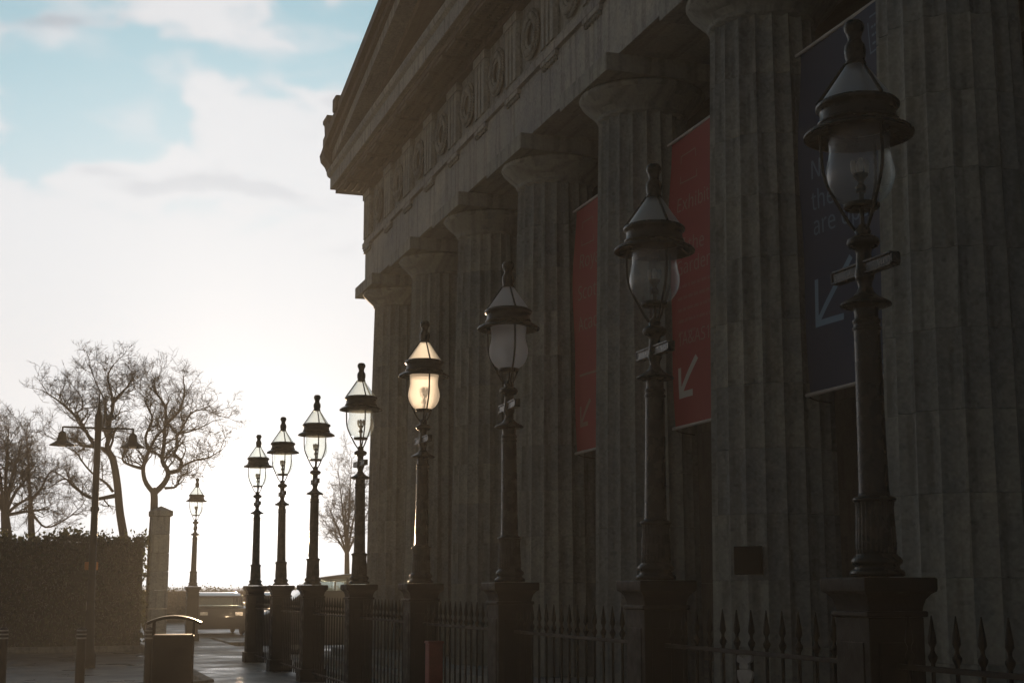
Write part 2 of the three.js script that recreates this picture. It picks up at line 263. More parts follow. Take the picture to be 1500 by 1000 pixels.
  tc.forEach((s, i) => {
    const t = group('triglyph', temple); t.position.copy(W3(FRONT + 0.03, 0, s));
    const tm = pick(M.stone); const b = mesh('glyph_block', trigM, tm, t); b.position.set(0, FR0, 0); mesh('cap_band', trigCap, tm, t);
    const r = mesh('regula', regula, M.ashlar[i % 3], t); r.position.set(-0.03, ARCH1 - 0.001, 0); const gt = mesh('guttae', guttaeG, M.stone[1], t); gt.position.set(-0.03, ARCH1, 0); gt.userData.kind = 'stuff';
    if (i < tc.length - 1) { const m = mesh('wreath', wreath, pick(M.stone), temple); m.position.copy(W3(FRONT + 0.02, 9.16, (s + tc[i + 1]) / 2)); m.rotation.x = R() * 6; }
  });
  // horizontal cornice with mutules
  const O = 0.64, co = group('cornice', temple);
  mesh('bed_moulding', metres(rbox(FRONT - 0.09, FRONT + 2 * HALF, FR1, 9.83, S_BEG - 0.09, S_END + 0.09, 0.01)), M.sootShade, co);
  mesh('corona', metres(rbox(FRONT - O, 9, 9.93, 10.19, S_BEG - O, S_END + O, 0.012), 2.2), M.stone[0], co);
  mesh('soffit', metres(box(FRONT - O + 0.1, 9, 9.832, 9.929, S_BEG - O + 0.1, S_END + O - 0.1)), M.sootShade, co);
  mesh('cymatium', metres(slabS([[FRONT - O - 0.0, 10.19], [FRONT - O - 0.05, 10.23], [FRONT - O - 0.07, 10.29], [FRONT - O - 0.07, 10.335], [9, 10.335], [9, 10.19]], S_BEG - O - 0.06, S_END + O + 0.06)), M.stone[1], co);
  const mut = metres(rbox(-0.21, 0.21, -0.055, 0, -tw, tw, 0.006)); const mg = []; for (let a = 0; a < 3; a++) for (let k = 0; k < 6; k++) mg.push(lathe([[0.0, -0.085], [0.024, -0.085], [0.024, -0.055]], 7).translate(-0.14 + a * 0.14, 0, -tw + 0.055 + k * (2 * tw - 0.11) / 5)); const mgG = metres(merge(mg));
  const ms = []; tc.forEach((s, i) => { ms.push(s); if (i < tc.length - 1) ms.push((s + tc[i + 1]) / 2); });
  ms.forEach((s) => { const m = group('mutule', temple); m.position.copy(W3(FRONT - 0.31, 9.832, s)); mesh('slab', mut, M.sootShade, m); mesh('guttae', mgG, M.sootShade, m).userData.kind = 'stuff'; });
  [7.0, 7.8, 8.6].forEach((x) => { const m = group('mutule', temple); m.position.copy(W3(x, 9.832, S_END + 0.31)); m.rotation.y = -Math.PI / 2; mesh('slab', mut, M.sootShade, m); mesh('guttae', mgG, M.sootShade, m).userData.kind = 'stuff'; });
  // pediment
  const SC = (S_BEG + S_END) / 2, SLOPE = 0.2, edge = 28.92, Y0 = 11.02, rake = (d) => [edge, Y0 + d, SC, Y0 + d + SLOPE * (edge - SC)];
  mesh('tympanum', metres(slabX([[S_BEG - 0.1, 10.335], [S_END + 0.1, 10.335], [SC, Y0 + SLOPE * (edge - SC) - 0.4]], FRONT + 0.1, FRONT + 0.6)), M.sootShade, temple);
  for (const f of [1, -1]) {
    const rk = group('raking_cornice', temple), band = (name, d0, d1, x0, m) => { const [s0, a0, s1, a1] = rake(d0), [, b0, , b1] = rake(d1); const pts = [[s0, b0], [s0, a0], [s1, a1], [s1, b1]].map(([s, y]) => [f > 0 ? s : 2 * SC - s, y]); mesh(name, metres(slabX(f > 0 ? pts : pts.reverse(), x0, 7.2)), m, rk); };
    band('sima', 0, -0.2, 5.33, M.sootShade); band('sima_fillet', -0.203, -0.34, 5.43, M.sootShade); band('raking_corona', -0.343, -0.57, 5.50, M.stone[0]); band('raking_bed', -0.573, -0.72, 5.80, M.sootShade);
  }
  const [e0, ya, sc, yb] = rake(-0.02);
  mesh('roof', metres(slabX([[e0, ya - 0.3], [e0, ya], [sc, yb], [2 * SC - e0, ya], [2 * SC - e0, ya - 0.3], [sc, yb - 0.3]], 7.2, 34)), M.lead, temple);
  const acro = [[5.5, 10.34], [5.43, 10.5], [5.34, 10.6], [5.315, 10.74], [5.375, 10.92], [5.42, 11.15], [5.405, 11.42], [5.375, 11.45], [5.37, 11.52], [5.68, 11.52], [5.72, 10.34]];
  mesh('acroterion', metres(slabS(acro, 28.72, 29.2)), M.sootShade, temple); mesh('acroterion', metres(slabS(acro, S_BEG - 0.98, S_BEG - 0.5)), M.sootShade, temple);
  mesh('antefix', metres(rbox(5.28, 5.5, 11.2, 11.5, 27.35, 27.7, 0.04, 2)), M.sootShade, temple);
  // cella behind the portico: back wall in courses, antae, ceiling, side walls
  const wl = group('portico_wall', temple); { const hgt = 0.62; for (let r = 0; r < 12; r++) for (let k = 0; k < 17; k++) { const a = S_BEG - 0.3 + k * 1.42 + (r % 2) * 0.71, b = a + 1.412; if (b > S_END + 0.6) continue; mesh('ashlar_block', metres(box(10.4 + (R() - 0.5) * 0.006, 10.8, BASE + r * hgt + 0.003, BASE + (r + 1) * hgt - 0.003, a, b), R() * 4, R() * 4), M.sootShade, wl); } }  // blocks coloured near black so the gaps between columns look shaded
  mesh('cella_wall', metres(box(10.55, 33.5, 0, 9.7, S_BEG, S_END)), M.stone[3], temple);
  mesh('portico_ceiling', metres(box(FRONT + 2 * HALF + 0.01, 10.5, 8.4, 8.6, S_BEG, S_END)), M.sootShade, temple);
  for (const s of [S_BEG + 0.6, S_END - 0.6]) mesh('anta', metres(rbox(9.5, 10.38, BASE, 8.38, s - 0.55, s + 0.55, 0.01)), M.stone[1], temple);
  mesh('added_end_wall', metres(box(7.5, 10.38, BASE, 8.39, S_END - 0.95, S_END - 0.35)), M.sootShade, temple);  // added wall, closes the portico end to keep the low sun out
  mesh('side_architrave', metres(rbox(FRONT + 2 * HALF + 0.01, 10.6, ARCH0, FR1, S_END - 2 * HALF, S_END, 0.01)), M.stone[1], temple);
}
// ---------------------------------------------------------------- banners hung between the columns
function banner(name, label, sFar, sNear, bg, draw) {
  const y0 = 3.39, y1 = 6.72, w = sFar - sNear, cw = 512, ch = Math.round(cw * (y1 - y0) / w), cv = document.createElement('canvas'); cv.width = cw; cv.height = ch;
  const c = cv.getContext('2d'), px = cw / w; c.fillStyle = bg; c.fillRect(0, 0, cw, ch);
  draw(c, (s) => (sFar - s) * px, (y) => (y1 - y) * px, px);
  const t = new THREE.CanvasTexture(cv); t.colorSpace = THREE.SRGBColorSpace; t.anisotropy = 8;
  const g = new THREE.PlaneGeometry(w, y1 - y0, 24, 30), p = g.attributes.position;
  for (let i = 0; i < p.count; i++) { const u = p.getX(i) / w + 0.5, v = p.getY(i) / (y1 - y0) + 0.5; p.setZ(i, 0.045 * Math.sin(u * 6 + v * 2.5) * Math.sin(v * Math.PI) + 0.016 * Math.sin(v * 11 + u * 4)); }
  g.computeVertexNormals();
  const o = tag(group(name), label, 'banner', 'banners hung between columns');
  o.position.copy(W3(6.78, (y0 + y1) / 2, (sFar + sNear) / 2)); o.rotation.y = -Math.PI / 2;
  mesh('cloth', g, std(lin(1, 1, 1), { map: t, roughness: 0.7 }), o);
  for (const s of [1, -1]) { const r = mesh('hem_pole', new THREE.CylinderGeometry(0.02, 0.02, w + 0.12, 10).rotateZ(Math.PI / 2), M.white, o); r.position.set(0, s * (y1 - y0) / 2, 0); for (const e of [-1, 1]) { const h = s * (y1 - y0) / 2; mesh('tie_rope', tube([V(e * (w / 2 + 0.05), h, 0), V(e * (w / 2 + 0.1), h + s * 0.03, -0.1), V(e * (w / 2 + 0.13), h + s * 0.05, -0.3)], 0.007, 8, 6), M.rope, o); } }
  return o;
}
let INK = 'rgb(140,104,100)';
function frameMark(c, x, y, w, h, lw) { c.strokeStyle = INK; c.lineWidth = lw; c.beginPath(); c.moveTo(x, y + h * 0.3); c.lineTo(x, y); c.lineTo(x + w, y); c.lineTo(x + w, y + h * 0.3); c.moveTo(x, y + h * 0.75); c.lineTo(x, y + h); c.lineTo(x + w, y + h); c.lineTo(x + w, y + h * 0.75); c.stroke(); }
function arrowMark(c, tx, ty, L, lw) { c.strokeStyle = INK; c.lineWidth = lw; c.lineJoin = 'miter'; c.beginPath(); c.moveTo(tx, ty - L * 0.62); c.lineTo(tx, ty); c.lineTo(tx + L * 0.62, ty); c.moveTo(tx, ty); c.lineTo(tx + L * 0.78, ty - L * 0.78); c.stroke(); }
banner('banner', 'red banner reading Exhibition with a down arrow, between two columns', 14.6, 12.88, 'rgb(136,36,40)', (c, X, Y, m) => {
  frameMark(c, X(14.36), Y(6.5), 0.36 * m, 0.32 * m, 0.014 * m);
  c.fillStyle = INK; c.font = Math.round(0.23 * m) + 'px sans-serif'; c.fillText('Exhibition', X(14.42), Y(5.84));
  c.fillText('of the', X(14.42), Y(5.34)); c.fillText('Gardens I', X(14.42), Y(5.1));
  c.font = Math.round(0.1 * m) + 'px sans-serif';
  for (let k = 0; k < 5; k++) { c.fillStyle = 'rgba(140,104,100,0.55)'; const R = rng(40 + k); let x = X(14.42); const end = X(14.42) + [0.95, 1.2, 1.25, 0.7, 0.3][k] * m; while (x < end) { const w = (0.03 + R() * 0.1) * m; c.fillRect(x, Y(4.98 - k * 0.13), w, 0.034 * m); x += w + 0.025 * m; } }
  c.fillStyle = INK; c.font = Math.round(0.2 * m) + 'px sans-serif'; c.fillText('1A&AS1', X(14.44), Y(4.3));
  INK = 'rgb(168,166,162)'; arrowMark(c, X(14.4), Y(3.74), 0.5 * m, 0.075 * m); INK = 'rgb(130,96,92)';
});
banner('banner', 'red banner reading Royal Scottish Academy showing as a narrow strip', 17.72, 15.98, 'rgb(136,38,42)', (c, X, Y, m) => {
  frameMark(c, X(17.5), Y(6.5), 0.36 * m, 0.32 * m, 0.014 * m);
  c.fillStyle = INK; c.font = Math.round(0.27 * m) + 'px sans-serif'; c.fillText('Royal', X(17.54), Y(5.86)); c.fillText('Scottish', X(17.54), Y(5.42)); c.fillText('Academy', X(17.54), Y(5.0));
  c.fillRect(X(17.54), Y(4.42), 0.5 * m, 0.03 * m); arrowMark(c, X(17.5), Y(3.74), 0.4 * m, 0.06 * m);
});
INK = 'rgb(84,116,142)';
banner('banner', 'dark blue banner with a large down arrow hung between fluted columns', 11.62, 9.82, 'rgb(14,48,80)', (c, X, Y, m) => {
  c.strokeStyle = INK; c.lineWidth = 0.016 * m; const fx = X(10.41), fy = Y(6.6); c.beginPath(); c.moveTo(fx + 0.03 * m, fy); c.lineTo(fx + 0.45 * m, fy); c.moveTo(fx, fy + 0.04 * m); c.lineTo(fx, fy + 0.32 * m); c.lineTo(fx + 0.45 * m, fy + 0.32 * m); c.stroke();
  c.fillStyle = INK; for (let k = 0; k < 3; k++) { const R = rng(60 + k); let x = fx + 0.05 * m; while (x < fx + 0.36 * m) { const w = (0.02 + R() * 0.05) * m; c.fillRect(x, fy + (0.09 + k * 0.075) * m, w, 0.022 * m); x += w + 0.012 * m; } }
  c.font = Math.round(0.25 * m) + 'px sans-serif'; c.fillText('N', X(11.42), Y(5.4)); c.fillText('the', X(11.42), Y(5.1)); c.fillText('are open', X(11.42), Y(4.86));
  INK = 'rgb(112,146,172)'; arrowMark(c, X(11.4), Y(4.02), 0.68 * m, 0.06 * m);
  const R = rng(70); let x = X(10.5); while (x < X(9.95)) { const w = (0.02 + R() * 0.07) * m; c.fillRect(x, Y(3.54), w, 0.035 * m); x += w + 0.015 * m; }
  c.fillRect(X(10.6), Y(3.43), 0.7 * m, 0.03 * m);
});

// ================================================================ LAMP POSTS, PEDESTALS AND RAILING ALONG THE PAVEMENT
const LX = 4.62, LAMPS = [7.226, 10.363, 14.04, 17.65, 21.33, 25.2, 28.66, 32.2, 45.7], PT = 1.665;
function makeLamp() {
  const o = group('lamp_post'), Z = PT, L = (pts, seg) => metres(lathe(pts.map(([r, y]) => [r, y - Z]), seg));
  // pole and its foot
  mesh('base', L([[0, 1.668], [0.155, 1.668], [0.158, 1.69], [0.15, 1.705], [0.132, 1.712], [0.128, 1.73], [0.145, 1.745], [0.148, 1.762], [0.135, 1.78], [0.122, 1.79], [0.118, 1.8]], 32), M.iron, o);
  { const n = 24, pts = [], idx = [], NP = 4, ys = [[1.798, 0.112], [1.83, 0.118], [1.9, 0.116], [2.0, 0.111], [2.06, 0.109], [2.1, 0.114]]; ys.forEach(([y, r]) => { for (let i = 0; i < n * NP; i++) { const a = i / (n * NP) * 2 * Math.PI, f = 0.5 - 0.5 * Math.cos(i / NP * 2 * Math.PI); pts.push(Math.cos(a) * (r - 0.008 * f), y - Z, Math.sin(a) * (r - 0.008 * f)); } }); const m = n * NP; for (let k = 0; k + 1 < ys.length; k++) for (let i = 0; i < m; i++) { const a = k * m + i, b = k * m + (i + 1) % m; idx.push(a, a + m, b, b, a + m, b + m); } const g = new THREE.BufferGeometry(); g.setAttribute('position', new THREE.Float32BufferAttribute(pts, 3)); g.setIndex(idx); g.computeVertexNormals(); mesh('reeded_drum', metres(g), M.iron, o); }
  mesh('pole', L([[0.112, 2.098], [0.124, 2.104], [0.126, 2.118], [0.116, 2.126], [0.093, 2.135], [0.088, 2.16], [0.083, 2.5], [0.077, 3.11], [0.085, 3.118], [0.086, 3.13], [0.077, 3.138], [0.077, 3.156], [0.084, 3.163], [0.084, 3.176], [0.072, 3.184], [0.07, 3.21], [0.074, 3.25]], 28), M.iron, o);
  mesh('flared_collar', L([[0.074, 3.245], [0.13, 3.255], [0.152, 3.263], [0.154, 3.272], [0.14, 3.285], [0.1, 3.305], [0.072, 3.325], [0.05, 3.35], [0.04, 3.38], [0.046, 3.41], [0.056, 3.43]], 32), M.iron, o);
  mesh('neck', L([[0.056, 3.43], [0.06, 3.45], [0.05, 3.5], [0.048, 3.54], [0.044, 3.58], [0.05, 3.605], [0.085, 3.622], [0.098, 3.645], [0.094, 3.668], [0.07, 3.684], [0.045, 3.695], [0.05, 3.715], [0.04, 3.745], [0.022, 3.76]], 28), M.iron, o);
  const bar = group('ladder_bar', o), RB = (x0, x1, y0, y1, s0, s1, r) => metres(rbox(x0, x1, y0 - Z, y1 - Z, s0, s1, r, 2));
  mesh('web', RB(-0.024, 0.024, 3.462, 3.516, -0.30, 0.30, 0.006), M.iron, bar); mesh('flange', RB(-0.034, 0.034, 3.516, 3.53, -0.31, 0.31, 0.004), M.iron, bar); mesh('flange', RB(-0.034, 0.034, 3.448, 3.462, -0.31, 0.31, 0.004), M.iron, bar);
  for (const s of [-0.315, 0.315]) mesh('end_cap', metres(rbox(-0.03, 0.03, 3.455 - Z, 3.523 - Z, s - 0.012, s + 0.012, 0.01, 2)), M.iron, bar);
  // cradle arms round the globe
  for (let k = 0; k < 3; k++) { const a = -0.55 + k * 2.094, P = (r, y) => new THREE.Vector3(Math.cos(a) * r, y - Z, Math.sin(a) * r); mesh('cradle_arm', metres(tube([P(0.03, 3.7), P(0.05, 3.735), P(0.085, 3.785), P(0.13, 3.87), P(0.175, 3.96), P(0.205, 4.03), P(0.222, 4.11), P(0.226, 4.2), P(0.228, 4.33)], 0.0105, 28, 8)), M.iron, o); }
  mesh('gas_pipe', L([[0.014, 3.74], [0.014, 3.86], [0.018, 3.95], [0.012, 3.96]], 10), M.iron, o);
  const gal = mesh('gallery', L([[0.0, 3.855], [0.1, 3.855], [0.108, 3.866], [0.108, 3.884], [0.1, 3.89], [0.0, 3.89]], 28), M.iron, o);
  const globe = mesh('globe', L([[0.1, 3.89], [0.118, 3.9], [0.15, 3.925], [0.178, 3.965], [0.196, 4.01], [0.205, 4.055], [0.204, 4.095], [0.196, 4.135], [0.186, 4.175], [0.18, 4.21], [0.18, 4.245], [0.185, 4.29], [0.19, 4.33]], 48), M.milk, o);
  const br = mesh('burner', L([[0.0, 3.96], [0.03, 3.96], [0.034, 3.99], [0.02, 4.01], [0.02, 4.03], [0.045, 4.06], [0.045, 4.075], [0, 4.08]], 16), M.iron, globe);
  for (let k = 0; k < 4; k++) { const a = k * Math.PI / 2 + 0.4; mesh('mantle', metres(lathe([[0, 0.09], [0.012, 0.085], [0.018, 0.06], [0.014, 0.01], [0.006, 0]], 10).translate(Math.cos(a) * 0.04, 4.075 - Z, Math.sin(a) * 0.04)), M.white, br); }
  // canopy
  mesh('brim', L([[0.195, 4.375], [0.25, 4.372], [0.315, 4.335], [0.33, 4.318], [0.328, 4.305], [0.318, 4.306], [0.25, 4.345], [0.19, 4.35]], 48), M.iron, o);
  mesh('rim_band', L([[0.2, 4.37], [0.243, 4.375], [0.246, 4.395], [0.232, 4.405], [0.226, 4.45], [0.232, 4.47], [0.25, 4.482], [0.252, 4.5], [0.24, 4.515], [0.215, 4.525]], 48), M.iron, o);
  mesh('canopy_glass', L([[0.222, 4.52], [0.16, 4.61], [0.1, 4.698], [0.057, 4.762]], 48), M.cone, o);
  for (let k = 0; k < 3; k++) { const a = -0.55 + k * 2.094, P = (r, y) => new THREE.Vector3(Math.cos(a) * r, y - Z, Math.sin(a) * r); mesh('canopy_rib', metres(rod(P(0.243, 4.515), P(0.06, 4.772), 0.0115, 0.0095)), M.iron, o); }
  mesh('finial', L([[0.03, 4.75], [0.064, 4.758], [0.064, 4.775], [0.055, 4.785], [0.062, 4.81], [0.066, 4.85], [0.06, 4.885], [0.045, 4.905], [0.04, 4.93], [0.047, 4.95], [0.046, 4.957], [0.052, 4.965], [0.062, 4.985], [0.062, 5.01], [0.052, 5.03], [0.04, 5.042], [0, 5.05]], 28), M.iron, o);
  return o;
}
const LG = 'row of lamp posts along the railing', PG = 'iron pedestals under the lamp posts';
const lampLabels = ['dark iron lamp post standing in front of the blue banner', 'dark iron lamp post beside the red Exhibition banner', 'shaded iron lamp post with milky globe, beside the narrow red banner', 'lamp post with globe and canopy glass shining white in sunlight before columns', 'backlit lamp post overlapping the corner column of the building edge', 'backlit lamp post against the sky, first past the corner column lamp', 'backlit lamp post against the sky, second past the corner column lamp', 'backlit lamp post against the sky, third past the corner column lamp', 'small far lamp post standing alone beside the pale gate pier'];
const lamp0 = tag(makeLamp(), lampLabels[0], 'lamp post', LG);
LAMPS.forEach((s, i) => { const o = i ? copyOf(lamp0, 'lamp_post', lampLabels[i]) : lamp0; const milky = i === 2 || i === 3; o.traverse((q) => { if (q.name === 'globe') q.material = milky ? M.milk : M.clear; if (q.name === 'canopy_glass') q.material = milky ? M.cone : M.clearCone; }); o.position.copy(W3(LX, PT, s)); o.rotation.y = [0.03, 0, -0.04, 0.02, 0.05, -0.02, 0, 0.03, 0][i]; o.rotation.z = [0.006, -0.009, 0.004, -0.006, 0.005, -0.004, 0.008, 0.002, -0.01][i]; o.rotation.x = [0, 0.004, -0.006, 0.003, 0, 0.007, -0.004, 0, 0.005][i]; });
function makePedestal() {
  const o = group('pedestal'), w = 0.18, R = (h, y0, y1, r = 0.008) => metres(rbox(-h, h, y0, y1, -h, h, r, 2));
  mesh('plinth', R(0.22, 0, 0.22), M.ironBlack, o); mesh('shaft', R(w, 0.22, 1.44), M.ironBlack, o);
  for (const [dx, dz] of [[-1, 0], [1, 0], [0, -1], [0, 1]]) mesh('panel', metres(rbox(dx ? dx * w - 0.008 : -0.12, dx ? dx * w + 0.008 : 0.12, 0.34, 1.3, dz ? dz * w - 0.008 : -0.12, dz ? dz * w + 0.008 : 0.12, 0.005, 1)), M.ironBlack, o);
  mesh('necking', R(0.2, 1.44, 1.475, 0.012), M.ironBlack, o);
  const sq = lathe([[0.175, 1.475], [0.178, 1.5], [0.19, 1.54], [0.212, 1.57], [0.235, 1.585], [0.238, 1.6], [0.238, 1.655], [0.23, PT - 0.002], [0, PT - 0.002]].map(([r, y]) => [r * Math.SQRT2, y]), 4).rotateY(Math.PI / 4);
  mesh('cap', metres(toCreasedNormals(sq, 0.6)), M.ironBlack, o);
  return o;
}
const pedLabels = ['black iron pedestal carrying the lamp post before the blue banner', 'black iron pedestal carrying the lamp post beside the Exhibition banner', 'black iron pedestal carrying the shaded milky lamp post', 'iron pedestal under the lamp post with the shining white globe', 'iron pedestal under the lamp post at the corner column', 'hazy pedestal under the first lamp past the corner column lamp', 'hazy pedestal under the second lamp past the corner column lamp', 'hazy pedestal under the third lamp past the corner column lamp', 'small far pedestal under the lone lamp beside the gate pier'];
const ped0 = tag(makePedestal(), pedLabels[0], 'pedestal', PG);
LAMPS.forEach((s, i) => { (i ? copyOf(ped0, 'pedestal', pedLabels[i]) : ped0).position.copy(W3(LX, 0, s)); });
{
  const spear = (y) => [[0.0105, y], [0.0105, y + 0.0]];
  const barG = metres(lathe([[0.0, 0.06], [0.012, 0.06], [0.012, 1.2], [0.019, 1.212], [0.026, 1.228], [0.026, 1.24], [0.016, 1.255], [0.011, 1.27], [0.012, 1.285], [0.024, 1.31], [0.021, 1.345], [0.012, 1.4], [0.004, 1.455], [0, 1.458]], 8));
  const secLabels = ['spiked iron railing section past the pedestal of the blue banner lamp', 'spiked iron railing section between the blue banner lamp and Exhibition banner lamp', 'spiked iron railing section between the Exhibition banner lamp and shaded milky lamp', 'spiked railing section between the shaded milky lamp and the shining lamp', 'hazy railing section between the shining lamp and the corner column lamp', 'hazy railing section between corner column lamp and the next lamp past it', 'hazy railing section between first and second lamps past the corner column lamp', 'hazy railing section between second and third lamps past the corner column lamp'];
  const ends = [[4.0, LAMPS[0]], ...[0, 1, 2, 3, 4, 5, 6].map((k) => [LAMPS[k], LAMPS[k + 1]])];
  ends.forEach(([a, b], i) => {
    const o = tag(group('iron_railing'), secLabels[i], 'railing', 'railing sections between the pedestals'), s0 = a + (i ? 0.182 : 0), s1 = b - 0.182; o.position.copy(W3(LX, 0, (s0 + s1) / 2));
    const h = (s1 - s0) / 2, n = Math.round((s1 - s0) / 0.213);
    mesh('top_rail', metres(rbox(-0.02, 0.02, 1.155, 1.185, -h, h, 0.005, 1)), M.ironBlack, o); mesh('bottom_rail', metres(rbox(-0.02, 0.02, 0.14, 0.17, -h, h, 0.005, 1)), M.ironBlack, o);
    for (let k = 0; k < n; k++) mesh('bar', barG, M.ironBlack, o).position.set(0, 0, -h + (k + 0.5) * 2 * h / n);
  });
}
// small pale emblem under the rail
{
  const o = tag(group('emblem'), 'small pale emblem of a bow over a shield hung below the rail', 'emblem'); o.position.copy(W3(LX - 0.035, 0.95, 8.82)); o.rotation.y = -Math.PI / 2 + 0.5;
  const sh = (pts) => { const s = new THREE.Shape(); s.moveTo(...pts[0]); s.splineThru(pts.slice(1).map((p) => new THREE.Vector2(...p))); return new THREE.ExtrudeGeometry(s, { depth: 0.014, bevelEnabled: true, bevelSize: 0.005, bevelThickness: 0.006, bevelSegments: 2, curveSegments: 10 }); };
  mesh('bow', metres(sh([[-0.05, 0.2], [-0.055, 0.165], [-0.03, 0.15], [-0.035, 0.12], [0.03, 0.12], [0.028, 0.15], [0.055, 0.17], [0.05, 0.2], [0, 0.18], [-0.05, 0.2]])), M.palePaint, o);
  mesh('shield', metres(sh([[-0.055, 0.1], [-0.05, 0.05], [-0.025, 0.01], [0, -0.02], [0.03, 0.015], [0.055, 0.06], [0.055, 0.095], [0, 0.105], [-0.055, 0.1]])), M.palePaint, o);
}
{ // red marker post at the kerb side of the railing
  const o = tag(group('marker_post'), 'square red painted marker post standing before the railing', 'post'); o.position.copy(W3(4.42, 0, 16.25));
  mesh('post', metres(rbox(-0.085, 0.085, 0, 0.97, -0.085, 0.085, 0.01, 2)), M.redPaint, o); mesh('cap', metres(rbox(-0.095, 0.095, 0.97, 1.0, -0.095, 0.095, 0.01, 2)), M.redPaint, o); mesh('foot', metres(rbox(-0.12, 0.12, 0, 0.03, -0.12, 0.12, 0.01, 2)), M.ironBlack, o);
}

// ================================================================ STREET FURNITURE AND VEHICLES
{
  const spots = [[-0.47, 24.3], [0.71, 23.95], [1.74, 23.6]];
  const make = () => { const o = group('bollard'); mesh('post', metres(lathe([[0, 0], [0.1, 0], [0.1, 0.06], [0.075, 0.1], [0.072, 0.7], [0.07, 0.9], [0.072, 0.95], [0.05, 0.985], [0, 1.0]], 20)), M.ironBlack, o); for (const y of [0.945, 0.885, 0.825]) mesh('reflective_band', metres(lathe([[0.0735, y - 0.012], [0.077, y - 0.01], [0.077, y + 0.01], [0.0735, y + 0.012]], 20)), M.white, o); return o; };
  const b0 = tag(make(), 'black banded bollard farthest along the road edge from the litter bin', 'bollard', 'bollards along the road edge');
  spots.forEach(([x, s], i) => (i ? copyOf(b0, 'bollard', ['', 'black banded bollard standing before the foot of the street lamp', 'black banded bollard right behind the litter bin'][i]) : b0).position.copy(W3(x, 0, s)));
}
{ // litter bin with a curved lid
  const o = tag(group('litter_bin'), 'dark litter bin with a wide curved lid standing beside the bollards', 'bin'); o.position.copy(W3(1.7, 0, 19)); o.rotation.y = -0.1;
  mesh('body', metres(rbox(-0.26, 0.26, 0.05, 1.02, -0.26, 0.26, 0.03, 3)), M.ironBlack, o); mesh('foot', metres(rbox(-0.22, 0.22, 0, 0.05, -0.22, 0.22, 0.01)), M.ironBlack, o);
  for (const x of [-0.25, 0.25]) for (const z of [-0.25, 0.25]) mesh('lid_post', metres(cyl(0.015, 0.015, 0.16, 8).translate(x, 1.02, z)), M.ironBlack, o);
  const arc = []; for (let k = 0; k <= 14; k++) { const a = -1 + 2 * k / 14; arc.push([0.345 * a, 1.26 - 0.085 * a * a]); } for (let k = 14; k >= 0; k--) { const a = -1 + 2 * k / 14; arc.push([0.33 * a, 1.225 - 0.08 * a * a]); }
  mesh('lid', metres(slabS(arc, -0.31, 0.31)), M.ironBlack, o); mesh('label_plate', metres(rbox(-0.12, 0.12, 0.55, 0.75, 0.258, 0.266, 0.003)), M.plate, o);
}
{ // twin street lamp
  const o = tag(group('street_lamp'), 'tall street lamp with two bell shades on a spiked pole', 'street lamp'); o.position.copy(W3(1.14, 0, 33)); o.position.y = -0.112;
  mesh('pole', metres(lathe([[0, 0], [0.16, 0], [0.16, 0.3], [0.12, 0.4], [0.1, 1.2], [0.085, 1.25], [0.075, 3.4], [0.095, 3.42], [0.095, 3.5], [0.075, 3.52], [0.072, 5.2], [0.085, 5.22], [0.085, 5.55], [0.05, 5.62], [0.025, 5.8], [0.012, 6.05], [0, 6.08]], 16)), M.ironBlack, o);
  mesh('cross_arm', metres(merge([rod(new THREE.Vector3(-0.75, 5.27, 0), new THREE.Vector3(0.75, 5.27, 0), 0.022), rod(new THREE.Vector3(-0.4, 5.27, 0), new THREE.Vector3(-0.07, 5.0, 0), 0.012), rod(new THREE.Vector3(0.4, 5.27, 0), new THREE.Vector3(0.07, 5.0, 0), 0.012)])), M.ironBlack, o);
  for (const x of [-0.76, 0.76]) { const s = mesh('bell_shade', metres(lathe([[0.02, 5.28], [0.02, 5.18], [0.06, 5.16], [0.085, 5.12], [0.105, 4.99], [0.15, 4.94], [0.27, 4.87], [0.275, 4.855], [0.25, 4.86], [0.1, 4.93], [0, 4.95]], 24)), M.ironBlack, o); s.position.x = x; mesh('lamp_bowl', metres(lathe([[0, 4.82], [0.07, 4.84], [0.1, 4.885]], 16)), M.milk, s); }
  mesh('sign_box', metres(rbox(-0.16, 0.13, 2.12, 2.3, 0.1, 0.18, 0.02, 2)), M.amber, o); mesh('notice', metres(rbox(-0.09, 0.09, 1.08, 1.42, 0.1, 0.12, 0.004)), M.white, o);
}
{ // pier at the end of the hedge
  const o = tag(group('gate_pier'), 'tall pale stone gate pier at the end of the hedge', 'pier'); o.position.copy(W3(3.27, 0, 41.9));
  for (let k = 0; k < 7; k++) mesh('pier_block', metres(rbox(-0.25, 0.25, k * 0.52 + 0.003, k * 0.52 + 0.517, -0.25, 0.25, 0.015, 2), k), M.ashlar[k % 3], o);
  mesh('cap_stone', metres(rbox(-0.32, 0.32, 3.64, 3.8, -0.32, 0.32, 0.03, 2)), M.ashlar[0], o); mesh('cap_top', metres(lathe([[0.4, 3.8], [0, 3.94]], 4).rotateY(Math.PI / 4)), M.ashlar[1], o);
}
function wheel(parent, x, y, z, r) {
  const w = group('wheel', parent); w.position.set(x, y, z);
  mesh('tyre', new THREE.TorusGeometry(r - 0.06, 0.07, 10, 28).rotateY(Math.PI / 2), M.tyre, w); mesh('rim', lathe([[0, 0.03], [0.05, 0.05], [r - 0.11, 0.02], [r - 0.08, 0.06], [r - 0.06, 0.0], [0, -0.06]], 24).rotateZ(Math.PI / 2 * (x > 0 ? -1 : 1)), M.chrome, w);
}
